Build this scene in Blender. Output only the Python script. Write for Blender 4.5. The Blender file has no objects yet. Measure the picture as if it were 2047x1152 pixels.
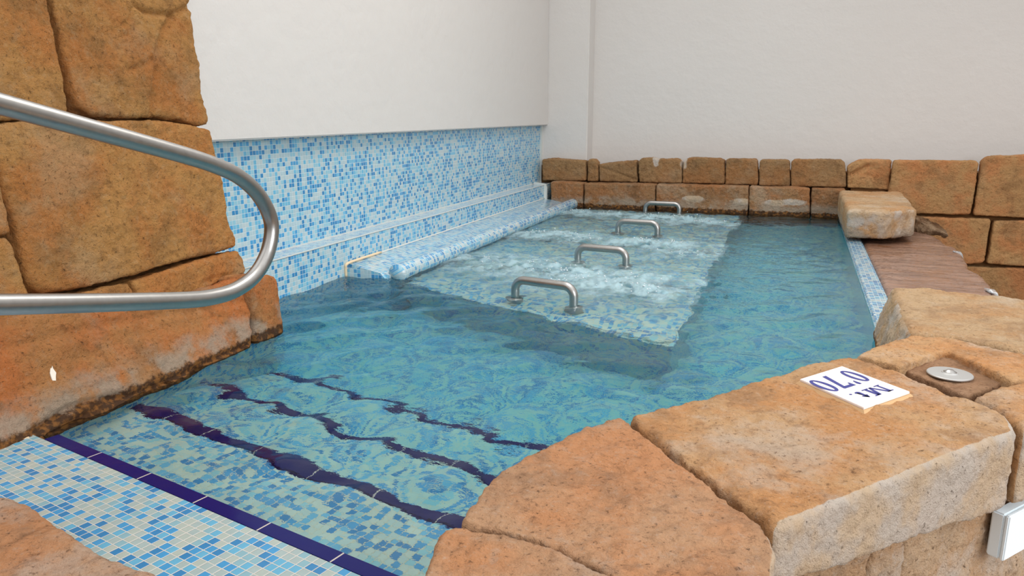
import bpy, bmesh, math, random
import numpy as np
from mathutils import Vector, Matrix, noise

random.seed(7)
S = bpy.context.scene
C = S.collection

# ------------------------------------------------------------------ camera
CX, CY, FPX = 1023.5, 576.0, 1540.0
TH = math.atan(351.0 / FPX)
PHI = math.atan(581.5 * math.cos(TH) / FPX)
fh = Vector((-math.sin(PHI), math.cos(PHI), 0))
RT = Vector((math.cos(PHI), math.sin(PHI), 0))
FW = fh * math.cos(TH) + Vector((0, 0, -math.sin(TH)))
UP = RT.cross(FW)
EYE = Vector((0, 0, 1.0))
cam = bpy.data.cameras.new('camera')
camo = bpy.data.objects.new('camera', cam)
C.objects.link(camo)
camo.matrix_world = Matrix(((RT.x, UP.x, -FW.x, 0), (RT.y, UP.y, -FW.y, 0), (RT.z, UP.z, -FW.z, 1.0), (0, 0, 0, 1)))
cam.sensor_width = 36
cam.lens = FPX / 2047 * 36
cam.clip_start = 0.05
S.camera = camo


def ray(x, y):
    return FW + RT * ((x - CX) / FPX) - UP * ((y - CY) / FPX)


def on(x, y, p, n):
    """point of the plane through p with normal n that lies behind photo point x, y"""
    d = ray(x, y)
    return EYE + d * ((p - EYE).dot(n) / d.dot(n))


def at(x, y, z=0.0):
    return on(x, y, Vector((0, 0, z)), Vector((0, 0, 1)))


# ------------------------------------------------------------------ helpers
def lin(r, g, b):
    f = lambda c: (c / 255 / 12.92) if c / 255 <= 0.04045 else ((c / 255 + 0.055) / 1.055) ** 2.4
    return (f(r), f(g), f(b), 1)


def tag(o, label=None, cat=None, group=None, kind=None):
    if label: o['label'] = label
    if cat: o['category'] = cat
    if group: o['group'] = group
    if kind: o['kind'] = kind
    return o


def link(name, me, mat=None, parent=None, smooth=False):
    o = bpy.data.objects.new(name, me)
    C.objects.link(o)
    if mat is not None:
        for m in (mat if isinstance(mat, (list, tuple)) else [mat]):
            me.materials.append(m)
    if parent is not None:
        o.parent = parent
    if smooth:
        me.polygons.foreach_set('use_smooth', [True] * len(me.polygons))
    return o


def recentre(o, base=None):
    """put the origin at the base centre of the mesh"""
    me = o.data
    n = len(me.vertices)
    co = np.empty(n * 3); me.vertices.foreach_get('co', co); co = co.reshape(-1, 3)
    c = (co.min(0) + co.max(0)) / 2; c[2] = co[:, 2].min()
    if base is not None: c = np.array(base)
    co -= c
    me.vertices.foreach_set('co', co.ravel())
    o.location = o.location + Vector(c)
    me.update()
    return o


def empty(name, loc):
    o = bpy.data.objects.new(name, None)
    o.empty_display_size = 0.1
    C.objects.link(o)
    o.location = loc
    return o


def bm_obj(name, bm, mat=None, parent=None, smooth=False):
    bmesh.ops.recalc_face_normals(bm, faces=bm.faces)
    me = bpy.data.meshes.new(name)
    bm.to_mesh(me); bm.free()
    return link(name, me, mat, parent, smooth)


def prism(bm, pts, off):
    """closed prism: polygon pts swept by off (a vector, or one vector per point)"""
    pts = [Vector(p) for p in pts]
    offs = off if isinstance(off, (list, tuple)) else [off] * len(pts)
    a = [bm.verts.new(p) for p in pts]
    b = [bm.verts.new(p + o) for p, o in zip(pts, offs)]
    n = len(a)
    bm.faces.new(a); bm.faces.new(list(reversed(b)))
    for i in range(n):
        j = (i + 1) % n
        bm.faces.new((a[j], a[i], b[i], b[j]))


def box(bm, x0, x1, y0, y1, z0, z1):
    prism(bm, [(x0, y0, z1), (x1, y0, z1), (x1, y1, z1), (x0, y1, z1)], Vector((0, 0, z0 - z1)))


def box_uv(me, ang=0.0, origin=(0, 0)):
    """uv in metres from the dominant side of each face, in a frame turned by ang about z"""
    uv = me.uv_layers.new(name='UVMap')
    ca, sa = math.cos(ang), math.sin(ang)
    for p in me.polygons:
        n = p.normal
        nu = n.x * ca + n.y * sa; nv = -n.x * sa + n.y * ca
        for li in p.loop_indices:
            co = me.vertices[me.loops[li].vertex_index].co
            x, y = co.x - origin[0], co.y - origin[1]
            u = x * ca + y * sa; v = -x * sa + y * ca
            if abs(n.z) >= abs(nu) and abs(n.z) >= abs(nv): q = (u, v)
            elif abs(nu) > abs(nv): q = (v, co.z)
            else: q = (u, co.z)
            uv.data[li].uv = q


def tube(path, r, seg=20, closed_ends=True):
    bm = bmesh.new()
    path = [Vector(p) for p in path]
    rings = []
    up = None
    for i, p in enumerate(path):
        t = (path[min(i + 1, len(path) - 1)] - path[max(i - 1, 0)]).normalized()
        if up is None:
            up = t.orthogonal().normalized()
        up = (up - t * up.dot(t)).normalized()
        s = t.cross(up)
        rings.append([bm.verts.new(p + (up * math.cos(a) + s * math.sin(a)) * r) for a in (2 * math.pi * k / seg for k in range(seg))])
    for a, b in zip(rings, rings[1:]):
        for k in range(seg):
            bm.faces.new((a[k], a[(k + 1) % seg], b[(k + 1) % seg], b[k]))
    if closed_ends:
        bm.faces.new(rings[0]); bm.faces.new(list(reversed(rings[-1])))
    return bm


def spline(pts, n=12):
    """Catmull-Rom through pts"""
    pts = [Vector(p) for p in pts]
    out = []
    P = [pts[0] * 2 - pts[1]] + pts + [pts[-1] * 2 - pts[-2]]
    for i in range(1, len(P) - 2):
        p0, p1, p2, p3 = P[i - 1:i + 3]
        for k in range(n):
            t = k / n
            out.append(0.5 * ((2 * p1) + (p2 - p0) * t + (2 * p0 - 5 * p1 + 4 * p2 - p3) * t * t + (3 * p1 - p0 - 3 * p2 + p3) * t ** 3))
    out.append(pts[-1])
    return out


def lathe(prof, seg=32):
    bm = bmesh.new()
    rings = []
    for r, z in prof:
        rings.append([bm.verts.new((r * math.cos(2 * math.pi * k / seg), r * math.sin(2 * math.pi * k / seg), z)) for k in range(seg)])
    for a, b in zip(rings, rings[1:]):
        for k in range(seg):
            bm.faces.new((a[k], a[(k + 1) % seg], b[(k + 1) % seg], b[k]))
    bm.faces.new(list(reversed(rings[0]))); bm.faces.new(rings[-1])
    return bm


# ------------------------------------------------------------------ node helpers
class NT:
    def __init__(self, name):
        self.m = bpy.data.materials.new(name)
        self.m.use_nodes = True
        self.t = self.m.node_tree
        self.t.nodes.clear()
        self.out = self.t.nodes.new('ShaderNodeOutputMaterial')

    def n(self, typ, **kw):
        nd = self.t.nodes.new(typ)
        for k, v in kw.items():
            if k in nd.inputs: self.set(nd.inputs[k], v)
            else: setattr(nd, k, v)
        return nd

    def set(self, sock, v):
        if isinstance(v, bpy.types.NodeSocket): self.t.links.new(v, sock)
        elif isinstance(v, bpy.types.Node): self.t.links.new(v.outputs[0], sock)
        else: sock.default_value = v

    def math(self, op, a, b=None, c=None):
        nd = self.t.nodes.new('ShaderNodeMath'); nd.operation = op
        for i, v in enumerate((a, b, c)):
            if v is not None: self.set(nd.inputs[i], v)
        return nd.outputs[0]

    def vmath(self, op, a, b=None):
        nd = self.t.nodes.new('ShaderNodeVectorMath'); nd.operation = op
        self.set(nd.inputs[0], a)
        if b is not None: self.set(nd.inputs[1], b)
        return nd.outputs[0]

    def noise(self, vec, scale, detail=4, rough=0.55, w=None):
        nd = self.t.nodes.new('ShaderNodeTexNoise')
        self.set(nd.inputs['Vector'], vec)
        nd.inputs['Scale'].default_value = scale
        nd.inputs['Detail'].default_value = detail
        nd.inputs['Roughness'].default_value = rough
        return nd.outputs['Fac']

    def ramp(self, fac, stops, interp='LINEAR'):
        nd = self.t.nodes.new('ShaderNodeValToRGB')
        nd.color_ramp.interpolation = interp
        e = nd.color_ramp.elements
        while len(e) < len(stops): e.new(0.5)
        for el, (p, c) in zip(e, stops):
            el.position = p
            el.color = c if len(c) == 4 else (*c, 1)
        self.set(nd.inputs[0], fac)
        return nd.outputs[0]

    def mix(self, fac, a, b, mode='MIX'):
        nd = self.t.nodes.new('ShaderNodeMix'); nd.data_type = 'RGBA'; nd.blend_type = mode
        self.set(nd.inputs[0], fac); self.set(nd.inputs[6], a); self.set(nd.inputs[7], b)
        return nd.outputs[2]

    def smooth(self, v, lo, hi):
        nd = self.t.nodes.new('ShaderNodeMapRange'); nd.interpolation_type = 'SMOOTHSTEP'
        self.set(nd.inputs[0], v); self.set(nd.inputs[1], lo); self.set(nd.inputs[2], hi)
        return nd.outputs[0]

    def bump(self, h, strength, dist, normal=None):
        nd = self.t.nodes.new('ShaderNodeBump')
        nd.inputs['Strength'].default_value = strength
        nd.inputs['Distance'].default_value = dist
        self.set(nd.inputs['Height'], h)
        if normal is not None: self.set(nd.inputs['Normal'], normal)
        return nd.outputs[0]

    def principled(self, **kw):
        nd = self.t.nodes.new('ShaderNodeBsdfPrincipled')
        for k, v in kw.items(): self.set(nd.inputs[k.replace('_', ' ')], v)
        return nd

    def finish(self, shader, volume=None):
        self.set(self.out.inputs['Surface'], shader.outputs[0] if isinstance(shader, bpy.types.Node) else shader)
        if volume is not None: self.set(self.out.inputs['Volume'], volume.outputs[0])
        return self.m


def plain(name, col, rough=0.5, metal=0.0, spec=0.5):
    t = NT(name)
    return t.finish(t.principled(Base_Color=col, Roughness=rough, Metallic=metal, Specular_IOR_Level=spec))


def wall_mat():
    t = NT('white_plaster')
    pos = t.n('ShaderNodeNewGeometry').outputs['Position']
    n1 = t.noise(pos, 0.9, 3)
    n2 = t.noise(pos, 7, 5)
    col = t.mix(n1, (0.63, 0.60, 0.575, 1), (0.67, 0.642, 0.62, 1))
    col = t.mix(t.math('MULTIPLY', t.smooth(n2, 0.6, 0.8), 0.15), col, (0.60, 0.58, 0.56, 1))
    h = t.math('ADD', t.noise(pos, 9, 4), t.math('MULTIPLY', t.noise(pos, 90, 4), 0.15))
    return t.finish(t.principled(Base_Color=col, Roughness=0.75, Specular_IOR_Level=0.3, Normal=t.bump(h, 0.25, 0.02)))


PAL = [(58, 134, 186), (78, 156, 204), (112, 182, 214), (146, 194, 212), (174, 198, 206), (186, 202, 206)]
PAL_POOL_BRIGHT = [(58, 138, 192), (80, 162, 210), (114, 186, 218), (154, 206, 214), (194, 214, 207), (206, 218, 205)]  # same tile as the deck, colours raised to offset light lost under water
PAL_DECK_DIM = [(44, 122, 174), (60, 142, 192), (92, 162, 194), (126, 166, 178), (152, 170, 170), (162, 174, 168)]  # same tile as the pool, colours lowered to stand in for dimmer light


def mosaic_mat(name='mosaic', wet=False, pitch=0.025, grout=lin(204, 216, 220), pal=PAL):
    t = NT(name)
    uv = t.n('ShaderNodeTexCoord').outputs['UV']
    s = t.vmath('MULTIPLY', uv, (1 / pitch, 1 / pitch, 0))
    cell = t.vmath('FLOOR', s)
    fr = t.vmath('FRACTION', s)
    sep = t.n('ShaderNodeSeparateXYZ'); t.set(sep.inputs[0], fr)
    e = lambda v: t.math('MINIMUM', v, t.math('SUBTRACT', 1.0, v))
    edge = t.math('MINIMUM', e(sep.outputs[0]), e(sep.outputs[1]))
    wn = t.n('ShaderNodeTexWhiteNoise', noise_dimensions='2D'); t.set(wn.inputs['Vector'], cell)
    # drift of the mix of colours over patches of a few tiles
    low = t.noise(t.vmath('MULTIPLY', cell, (0.25, 0.25, 0)), 1.0, 2)
    v = t.math('ADD', wn.outputs['Value'], t.math('MULTIPLY', t.math('SUBTRACT', low, 0.5), 0.9))
    tile = t.ramp(v, [(p_, lin(*c_)) for p_, c_ in zip((0.0, 0.14, 0.30, 0.46, 0.60, 0.84), pal)], 'CONSTANT')
    tone = t.math('MULTIPLY_ADD', t.noise(s, 0.8, 3), 0.2, 0.9)
    tile = t.mix(1.0, tile, t.n('ShaderNodeCombineColor', Red=tone, Green=tone, Blue=tone).outputs[0], 'MULTIPLY')
    g = t.smooth(edge, 0.035, 0.06)
    col = t.mix(g, grout, tile)
    h = t.math('MULTIPLY', t.smooth(edge, 0.03, 0.1), 1.0)
    rough = t.math('MULTIPLY_ADD', g, -0.35, 0.6)
    nrm = t.bump(h, 0.5, 0.002)
    kw = {}
    if wet:
        pos = t.n('ShaderNodeNewGeometry').outputs['Position']
        w = t.noise(t.vmath('MULTIPLY', pos, (18, 45, 10)), 1.0, 4)
        kw = dict(Coat_Weight=1.0, Coat_Roughness=0.03, Coat_Normal=t.bump(w, 0.9, 0.02))
    return t.finish(t.principled(Base_Color=col, Roughness=rough, Normal=nrm, **kw))


def navy_mat():
    t = NT('navy_glazed_tile')
    uv = t.n('ShaderNodeTexCoord').outputs['UV']
    sep = t.n('ShaderNodeSeparateXYZ'); t.set(sep.inputs[0], uv)
    f = t.math('FRACT', t.math('MULTIPLY', sep.outputs[0], 4.0))
    edge = t.math('MINIMUM', f, t.math('SUBTRACT', 1.0, f))
    g = t.smooth(edge, 0.006, 0.011)
    col = t.mix(g, lin(200, 190, 180), lin(3, 8, 90))
    pos = t.n('ShaderNodeNewGeometry').outputs['Position']
    return t.finish(t.principled(Base_Color=col, Roughness=0.2, Specular_IOR_Level=0.2, Normal=t.bump(t.noise(pos, 14, 2), 0.15, 0.01)))


def stone_mat(name, base, alt, pale, dark, stain=False, strat=0.0, wear=True, pale_amt=0.5):
    """pigmented artificial sandstone: base / orange alt / grey worn patches / dark pits, optional waterline dirt"""
    t = NT(name)
    pos = t.n('ShaderNodeNewGeometry').outputs['Position']
    rnd = t.n('ShaderNodeObjectInfo').outputs['Random']
    off = t.n('ShaderNodeCombineXYZ', X=t.math('MULTIPLY', rnd, 31.0), Y=t.math('MULTIPLY', rnd, 17.0), Z=t.math('MULTIPLY', rnd, 9.0)).outputs[0]
    p = t.vmath('ADD', pos, off)
    n1 = t.noise(p, 3.2, 5, 0.6)
    n2 = t.noise(p, 5.0, 6, 0.62)
    p3 = t.vmath('ADD', p, (11.3, 4.1, 7.7))
    n3 = t.noise(p3, 2.6, 6, 0.65)
    fine = t.noise(p, 85, 8, 0.75)
    mid = t.noise(p, 24, 7, 0.7)
    vfine = t.noise(p, 260, 3, 0.6)
    col = t.mix(t.smooth(n1, 0.40, 0.62), base, alt)
    col = t.mix(t.math('MULTIPLY', t.smooth(n2, 0.50, 0.66), 0.75), col, t.mix(0.5, base, dark))
    col = t.mix(t.math('MULTIPLY', t.smooth(n3, 0.50, 0.66), pale_amt), col, pale)
    # per block tone
    tone = t.math('MULTIPLY_ADD', rnd, 0.16, 0.92)
    col = t.mix(1.0, col, t.n('ShaderNodeCombineColor', Red=tone, Green=tone, Blue=tone).outputs[0], 'MULTIPLY')
    # speckle and pits
    col = t.mix(t.math('MULTIPLY', t.smooth(mid, 0.52, 0.68), 0.40), col, dark)
    col = t.mix(t.math('MULTIPLY', t.smooth(mid, 0.46, 0.34), 0.30), col, pale)
    col = t.mix(t.math('MULTIPLY', t.smooth(fine, 0.53, 0.68), 0.70), col, dark)
    col = t.mix(t.math('MULTIPLY', t.smooth(fine, 0.46, 0.32), 0.45), col, pale)
    if wear:
        at_ = t.n('ShaderNodeAttribute', attribute_name='worn').outputs['Fac']
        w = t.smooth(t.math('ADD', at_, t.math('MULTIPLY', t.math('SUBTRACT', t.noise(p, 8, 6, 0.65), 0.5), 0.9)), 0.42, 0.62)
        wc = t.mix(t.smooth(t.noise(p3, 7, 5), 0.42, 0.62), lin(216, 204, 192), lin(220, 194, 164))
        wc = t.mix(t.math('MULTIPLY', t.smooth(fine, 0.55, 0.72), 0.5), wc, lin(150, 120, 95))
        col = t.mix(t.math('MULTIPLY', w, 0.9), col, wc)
    if stain:
        sep = t.n('ShaderNodeSeparateXYZ'); t.set(sep.inputs[0], pos)
        nz = t.noise(p, 9, 6, 0.65)
        zz = t.math('ADD', sep.outputs[2], t.math('MULTIPLY', t.math('SUBTRACT', nz, 0.5), -0.17))
        lime = t.math('MULTIPLY', t.smooth(zz, 0.15, 0.07), t.smooth(t.noise(p3, 6, 5, 0.6), 0.38, 0.55))
        col = t.mix(t.math('MULTIPLY', lime, 0.85), col, t.mix(fine, lin(205, 188, 168), lin(150, 128, 108)))
        nz2 = t.noise(p3, 22, 6, 0.7)
        z2 = t.math('ADD', sep.outputs[2], t.math('MULTIPLY', t.math('SUBTRACT', nz2, 0.5), -0.07))
        alg = t.smooth(z2, 0.044, 0.028)
        algc = t.mix(t.smooth(t.noise(p, 40, 4), 0.45, 0.62), lin(74, 46, 24), lin(150, 98, 46))
        col = t.mix(t.math('MULTIPLY', alg, 0.95), col, algc)
    h = t.math('ADD', t.math('MULTIPLY', t.noise(p, 26, 8, 0.68), 1.0), t.math('MULTIPLY', vfine, 0.18))
    h = t.math('SUBTRACT', h, t.math('MULTIPLY', t.smooth(fine, 0.6, 0.72), 0.16))
    return t.finish(t.principled(Base_Color=col, Roughness=0.88, Specular_IOR_Level=0.25, Normal=t.bump(h, 1.0, 0.036)))


M_wall = wall_mat()
M_mos = mosaic_mat('blue_mosaic')
M_mos_uw_bright = mosaic_mat('brightened_pool_mosaic', grout=lin(214, 212, 186), pal=PAL_POOL_BRIGHT)
M_mos_deck_dim = mosaic_mat('dimmed_deck_mosaic', grout=lin(196, 192, 184), pal=PAL_DECK_DIM)
M_mos_wet = mosaic_mat('blue_mosaic_wet', wet=True)
M_navy = navy_mat()
M_white_trim = plain('white_grout', lin(206, 208, 204), 0.7)
M_cream_grout = plain('cream_grout', lin(224, 200, 166), 0.8)
M_left = stone_mat('golden_sandstone', lin(200, 146, 84), lin(196, 128, 68), lin(196, 164, 124), lin(112, 78, 46), pale_amt=0.45)
M_leftlow = stone_mat('orange_sandstone', lin(194, 134, 80), lin(204, 122, 66), lin(188, 156, 124), lin(112, 76, 46), stain=True, pale_amt=0.45)
M_back = stone_mat('brown_sandstone', lin(172, 134, 92), lin(176, 126, 80), lin(182, 154, 122), lin(96, 68, 44), pale_amt=0.4)
M_backlow = stone_mat('brown_sandstone_waterline', lin(174, 130, 90), lin(178, 122, 78), lin(192, 172, 146), lin(84, 56, 34), stain=True, pale_amt=0.5)
M_right = stone_mat('warm_sandstone', lin(198, 154, 104), lin(206, 142, 92), lin(194, 158, 114), lin(112, 76, 48), pale_amt=0.5)
M_cope = stone_mat('salmon_sandstone', lin(214, 170, 124), lin(214, 154, 100), lin(214, 194, 174), lin(134, 94, 66), pale_amt=0.65)
M_cope2 = stone_mat('orange_coping', lin(208, 162, 124), lin(212, 150, 104), lin(204, 182, 164), lin(128, 92, 68), pale_amt=0.75)
M_cope_far = stone_mat('pale_sandstone', lin(212, 178, 138), lin(208, 160, 112), lin(218, 200, 176), lin(144, 108, 78), pale_amt=0.65, stain=True)
M_rough = stone_mat('rough_lower_stone', lin(210, 180, 148), lin(204, 164, 126), lin(216, 202, 188), lin(128, 96, 70), pale_amt=0.8)
M_mortar = plain('dark_mortar', lin(112, 78, 48), 0.95, spec=0.1)
M_steel = None


def steel_mat():
    t = NT('satin_stainless_steel')
    pos = t.n('ShaderNodeTexCoord').outputs['Object']
    n = t.noise(pos, 60, 4)
    col = t.mix(n, (0.36, 0.35, 0.34, 1), (0.46, 0.45, 0.435, 1))
    return t.finish(t.principled(Base_Color=col, Metallic=1.0, Roughness=t.math('MULTIPLY_ADD', n, 0.12, 0.27), Normal=t.bump(t.noise(pos, 300, 2), 0.05, 0.001)))


M_steel = steel_mat()


# ------------------------------------------------------------------ stone blocks
def polyline_dist(P, line):
    """distance of each row of P to a 3d polyline (numpy)"""
    best = np.full(len(P), 1e9)
    for a, b in zip(line, line[1:]):
        a = np.array(a); b = np.array(b)
        d = b - a
        tt = np.clip(((P - a) @ d) / max(d @ d, 1e-9), 0, 1)
        best = np.minimum(best, np.linalg.norm(P - (a + tt[:, None] * d), axis=1))
    return best


def shrink(pts, nrm, g):
    """pull a planar polygon's outline inwards by g"""
    n = len(pts)
    area = Vector((0, 0, 0))
    for i in range(n): area += pts[i].cross(pts[(i + 1) % n])
    sgn = 1 if area.dot(nrm) > 0 else -1
    out = []
    for i in range(n):
        e1 = (pts[i] - pts[i - 1]).normalized(); e2 = (pts[(i + 1) % n] - pts[i]).normalized()
        n1 = nrm.cross(e1) * sgn; n2 = nrm.cross(e2) * sgn
        b = n1 + n2
        l = max(b.length, 0.6)
        out.append(pts[i] + b / l * g * min(2 / l, 1.6))
    return out


def block(name, label, pts, nrm, off, mat, r=0.014, vox=0.012, gap=0.001, amp=(0.008, 0.006, 0.0042), grooves=(), seed=None, cat='stone block',
          group=None, worn=None, rough=1.0, kind=None, parent=None):
    nrm = Vector(nrm).normalized()
    pts = [Vector(p) for p in pts]
    pts = shrink(pts, nrm, gap)
    bm = bmesh.new()
    prism(bm, pts, off)
    bmesh.ops.recalc_face_normals(bm, faces=bm.faces)
    bmesh.ops.bevel(bm, geom=[e for e in bm.edges if e.calc_face_angle(0) > 0.5], offset=r, segments=3, profile=0.5, affect='EDGES', clamp_overlap=True)
    bmesh.ops.triangulate(bm, faces=bm.faces)
    me = bpy.data.meshes.new(name); bm.to_mesh(me); bm.free()
    tmp = bpy.data.objects.new('tmp', me); C.objects.link(tmp)
    md = tmp.modifiers.new('r', 'REMESH'); md.mode = 'VOXEL'; md.voxel_size = vox; md.adaptivity = 0
    sm = tmp.modifiers.new('s', 'SMOOTH'); sm.factor = 0.5; sm.iterations = 2
    dg = bpy.context.evaluated_depsgraph_get()
    me2 = bpy.data.meshes.new_from_object(tmp.evaluated_get(dg))
    bpy.data.objects.remove(tmp); bpy.data.meshes.remove(me)
    me2.name = name
    nv = len(me2.vertices)
    co = np.empty(nv * 3); me2.vertices.foreach_get('co', co); co = co.reshape(-1, 3)
    no = np.empty(nv * 3); me2.vertices.foreach_get('normal', no); no = no.reshape(-1, 3)
    if seed is None: seed = random.random() * 100
    sv = Vector((seed, seed * 1.7, seed * 0.3))
    d = np.zeros(nv)
    a0, a1, a2 = (a * rough for a in amp)
    for i in range(nv):
        v = Vector(co[i])
        q = v + sv
        d[i] = a0 * noise.noise(q * 4.5) + a1 * noise.fractal(q * 13.0, 0.9, 2.1, 3) * 0.8 + a2 * noise.fractal(q * 42.0, 0.8, 2.0, 3)
    for line, w, dep in grooves:
        # a groove wanders a little
        dd = polyline_dist(co, line)
        d -= dep * np.exp(-(dd / w) ** 2)
    co += no * d[:, None]
    me2.vertices.foreach_set('co', co.ravel())
    if worn is not None:
        a = me2.attributes.new('worn', 'FLOAT', 'POINT')
        a.data.foreach_set('value', np.array([worn(Vector(c), Vector(n)) for c, n in zip(co, no)], dtype=np.float32))
    me2.materials.clear()
    o = link(name, me2, mat, parent, True)
    recentre(o)
    if parent is None:
        tag(o, label, cat, group, kind)
    return o


def px_block(name, label, poly, p, n, depth, mat, **kw):
    p = Vector(p); n = Vector(n).normalized()
    gr = [([on(x, y, p, n) for x, y in line], w, dep) for line, w, dep in kw.pop('grooves', ())]
    off = kw.pop('off', -n * depth)
    return block(name, label, [on(x, y, p, n) for x, y in poly], n, off, mat, grooves=gr, **kw)


# ---- left rock wall ---------------------------------------------------------
PL = (Vector((-2.36, 0, 0)), Vector((1, 0, 0.17)))
PF = (Vector((-2.185, 0, 0)), Vector((1, 0, 0.42)))
PG = (Vector((-2.215, 0, 0)), Vector((1, 0, 0.10)))
G1 = 'blocks of the golden rock wall'
LW = dict(group=G1, vox=0.010)
px_block('stone_block', 'golden stone block at the top left corner above the steel handrail',
         [(-70, -260), (88, -260), (94, -60), (100, 0), (110, 60), (122, 120), (136, 180), (143, 220), (138, 233), (60, 237), (0, 241), (-70, 244)], *PL, 0.18, M_left, r=0.016, **LW)
px_block('stone_block', 'tall upper stone block with carved cracks beside the white wall',
         [(96, -260), (102, -60), (108, 10), (120, 65), (131, 120), (144, 175), (158, 212), (190, 232), (250, 237), (310, 233), (360, 240), (400, 251), (419, 247), (422, 238), (415, 215),
          (408, 188), (402, 140), (395, 105), (389, 60), (380, 15), (377, -60), (368, -180), (350, -260)], *PL, 0.18, M_left, r=0.016,
         grooves=[([(348, 32), (330, 58), (318, 95), (316, 125), (311, 180), (306, 232)], 0.014, 0.022), ([(270, 8), (290, 24), (318, 27), (350, 28), (376, 14), (390, 8)], 0.012, 0.022),
                  ([(262, 15), (258, 38), (246, 50)], 0.007, 0.008), ([(272, 48), (262, 66), (242, 74)], 0.007, 0.008), ([(312, 118), (285, 132), (255, 142)], 0.010, 0.008)], **LW)
px_block('stone_block', 'largest golden stone block of the rock wall, framed by the handrail loop',
         [(-12, 246), (60, 241), (150, 238), (240, 241), (310, 238), (365, 246), (405, 254), (424, 258), (430, 285), (438, 320), (446, 350), (453, 385), (458, 430), (463, 452),
          (473, 470), (478, 494), (440, 504), (395, 515), (340, 531), (270, 552), (200, 571), (140, 582), (90, 585), (66, 575), (52, 530), (40, 490), (27, 440), (13, 395), (4, 360), (-8, 320)],
         *PL, 0.18, M_left, r=0.016, grooves=[([(95, 270), (150, 300), (205, 315), (250, 345), (280, 420), (275, 500)], 0.03, 0.006)], **LW)
px_block('stone_block', 'narrow golden stone block cut by the left picture edge, level with the handrail loop',
         [(-70, 300), (-18, 325), (0, 372), (12, 410), (24, 462), (20, 470), (-70, 474)], *PL, 0.18, M_left, r=0.014, **LW)
px_block('stone_block', 'wedge of golden stone at the left edge just above the lower rail tube',
         [(-70, 478), (22, 473), (34, 510), (48, 555), (62, 590), (40, 600), (-70, 606)], *PL, 0.18, M_left, r=0.014, **LW)
px_block('stone_block', 'thin golden stone block mostly hidden behind the lower rail tube',
         [(-70, 610), (60, 596), (100, 592), (160, 585), (220, 571), (260, 562), (268, 580), (272, 612), (180, 630), (60, 650), (-70, 670)], *PL, 0.18, M_left, r=0.012, **LW)
px_block('stone_block', 'small wedge shaped golden stone behind the bend of the handrail',
         [(264, 561), (340, 538), (400, 520), (476, 500), (486, 515), (495, 546), (440, 562), (400, 590), (330, 604), (278, 610), (274, 585)], *PL, 0.18, M_left, r=0.012,
         grooves=[([(480, 545), (430, 556), (400, 570)], 0.01, 0.008)], **LW)
orange = px_block('stone_block', 'long orange stone block with layered ridges along the waterline under the handrail',
         [(-90, 655), (0, 632), (100, 618), (200, 610), (275, 603), (350, 590), (430, 566), (488, 548), (498, 590), (504, 630), (508, 672), (507, 700), (430, 740), (330, 790), (240, 828),
          (170, 862), (118, 890), (60, 915), (0, 938), (-90, 965)], *PF, 0.30, M_leftlow, r=0.02,
         grooves=[([(-60, 718), (45, 687), (265, 639), (410, 617), (495, 600)], 0.018, 0.010), ([(60, 760), (220, 690), (330, 655), (480, 632)], 0.03, 0.007),
                  ([(70, 862), (140, 815), (190, 800), (240, 790)], 0.012, 0.02), ([(100, 868), (200, 812), (320, 768), (440, 712), (515, 680)], 0.008, 0.014)], group=G1, vox=0.011)
fp = on(107, 746, *PF)
fbm = bmesh.new()
fn_ = PF[1].normalized(); fu = Vector((0, 1, 0)); fv = fn_.cross(fu)
prism(fbm, [fp + fu * a + fv * b - fn_ * 0.004 for a, b in ((-0.011, -0.022), (0.0, -0.026), (0.006, -0.012), (0.012, -0.002), (0.008, 0.016), (0.010, 0.026), (0.0, 0.018), (-0.008, 0.004))], -fn_ * 0.03)
fo_ = bm_obj('paint_fleck', fbm, plain('white_paint', lin(232, 222, 208), 0.7))
fo_.parent = orange; fo_.matrix_parent_inverse = Matrix.Translation(-orange.location); fo_['label'] = 'small white fleck'
px_block('stone_block', 'short end block of the rock wall where it meets the deep blue water',
         [(496, 554), (520, 547), (556, 551), (561, 580), (565, 620), (569, 650), (572, 676), (540, 690), (514, 706), (509, 640), (503, 595)], *PG, 0.40, M_leftlow, r=0.02, group=G1, vox=0.011)
bm = bmesh.new()
prism(bm, [(-2.535, 0.0, 0.02), (-2.80, 0.0, 0.02), (-3.0, 0.0, 2.0), (-2.87, 0.0, 2.0)], Vector((0, 2.92, 0)))
tag(bm_obj('wall_left', bm, M_mortar), kind='structure')

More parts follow.
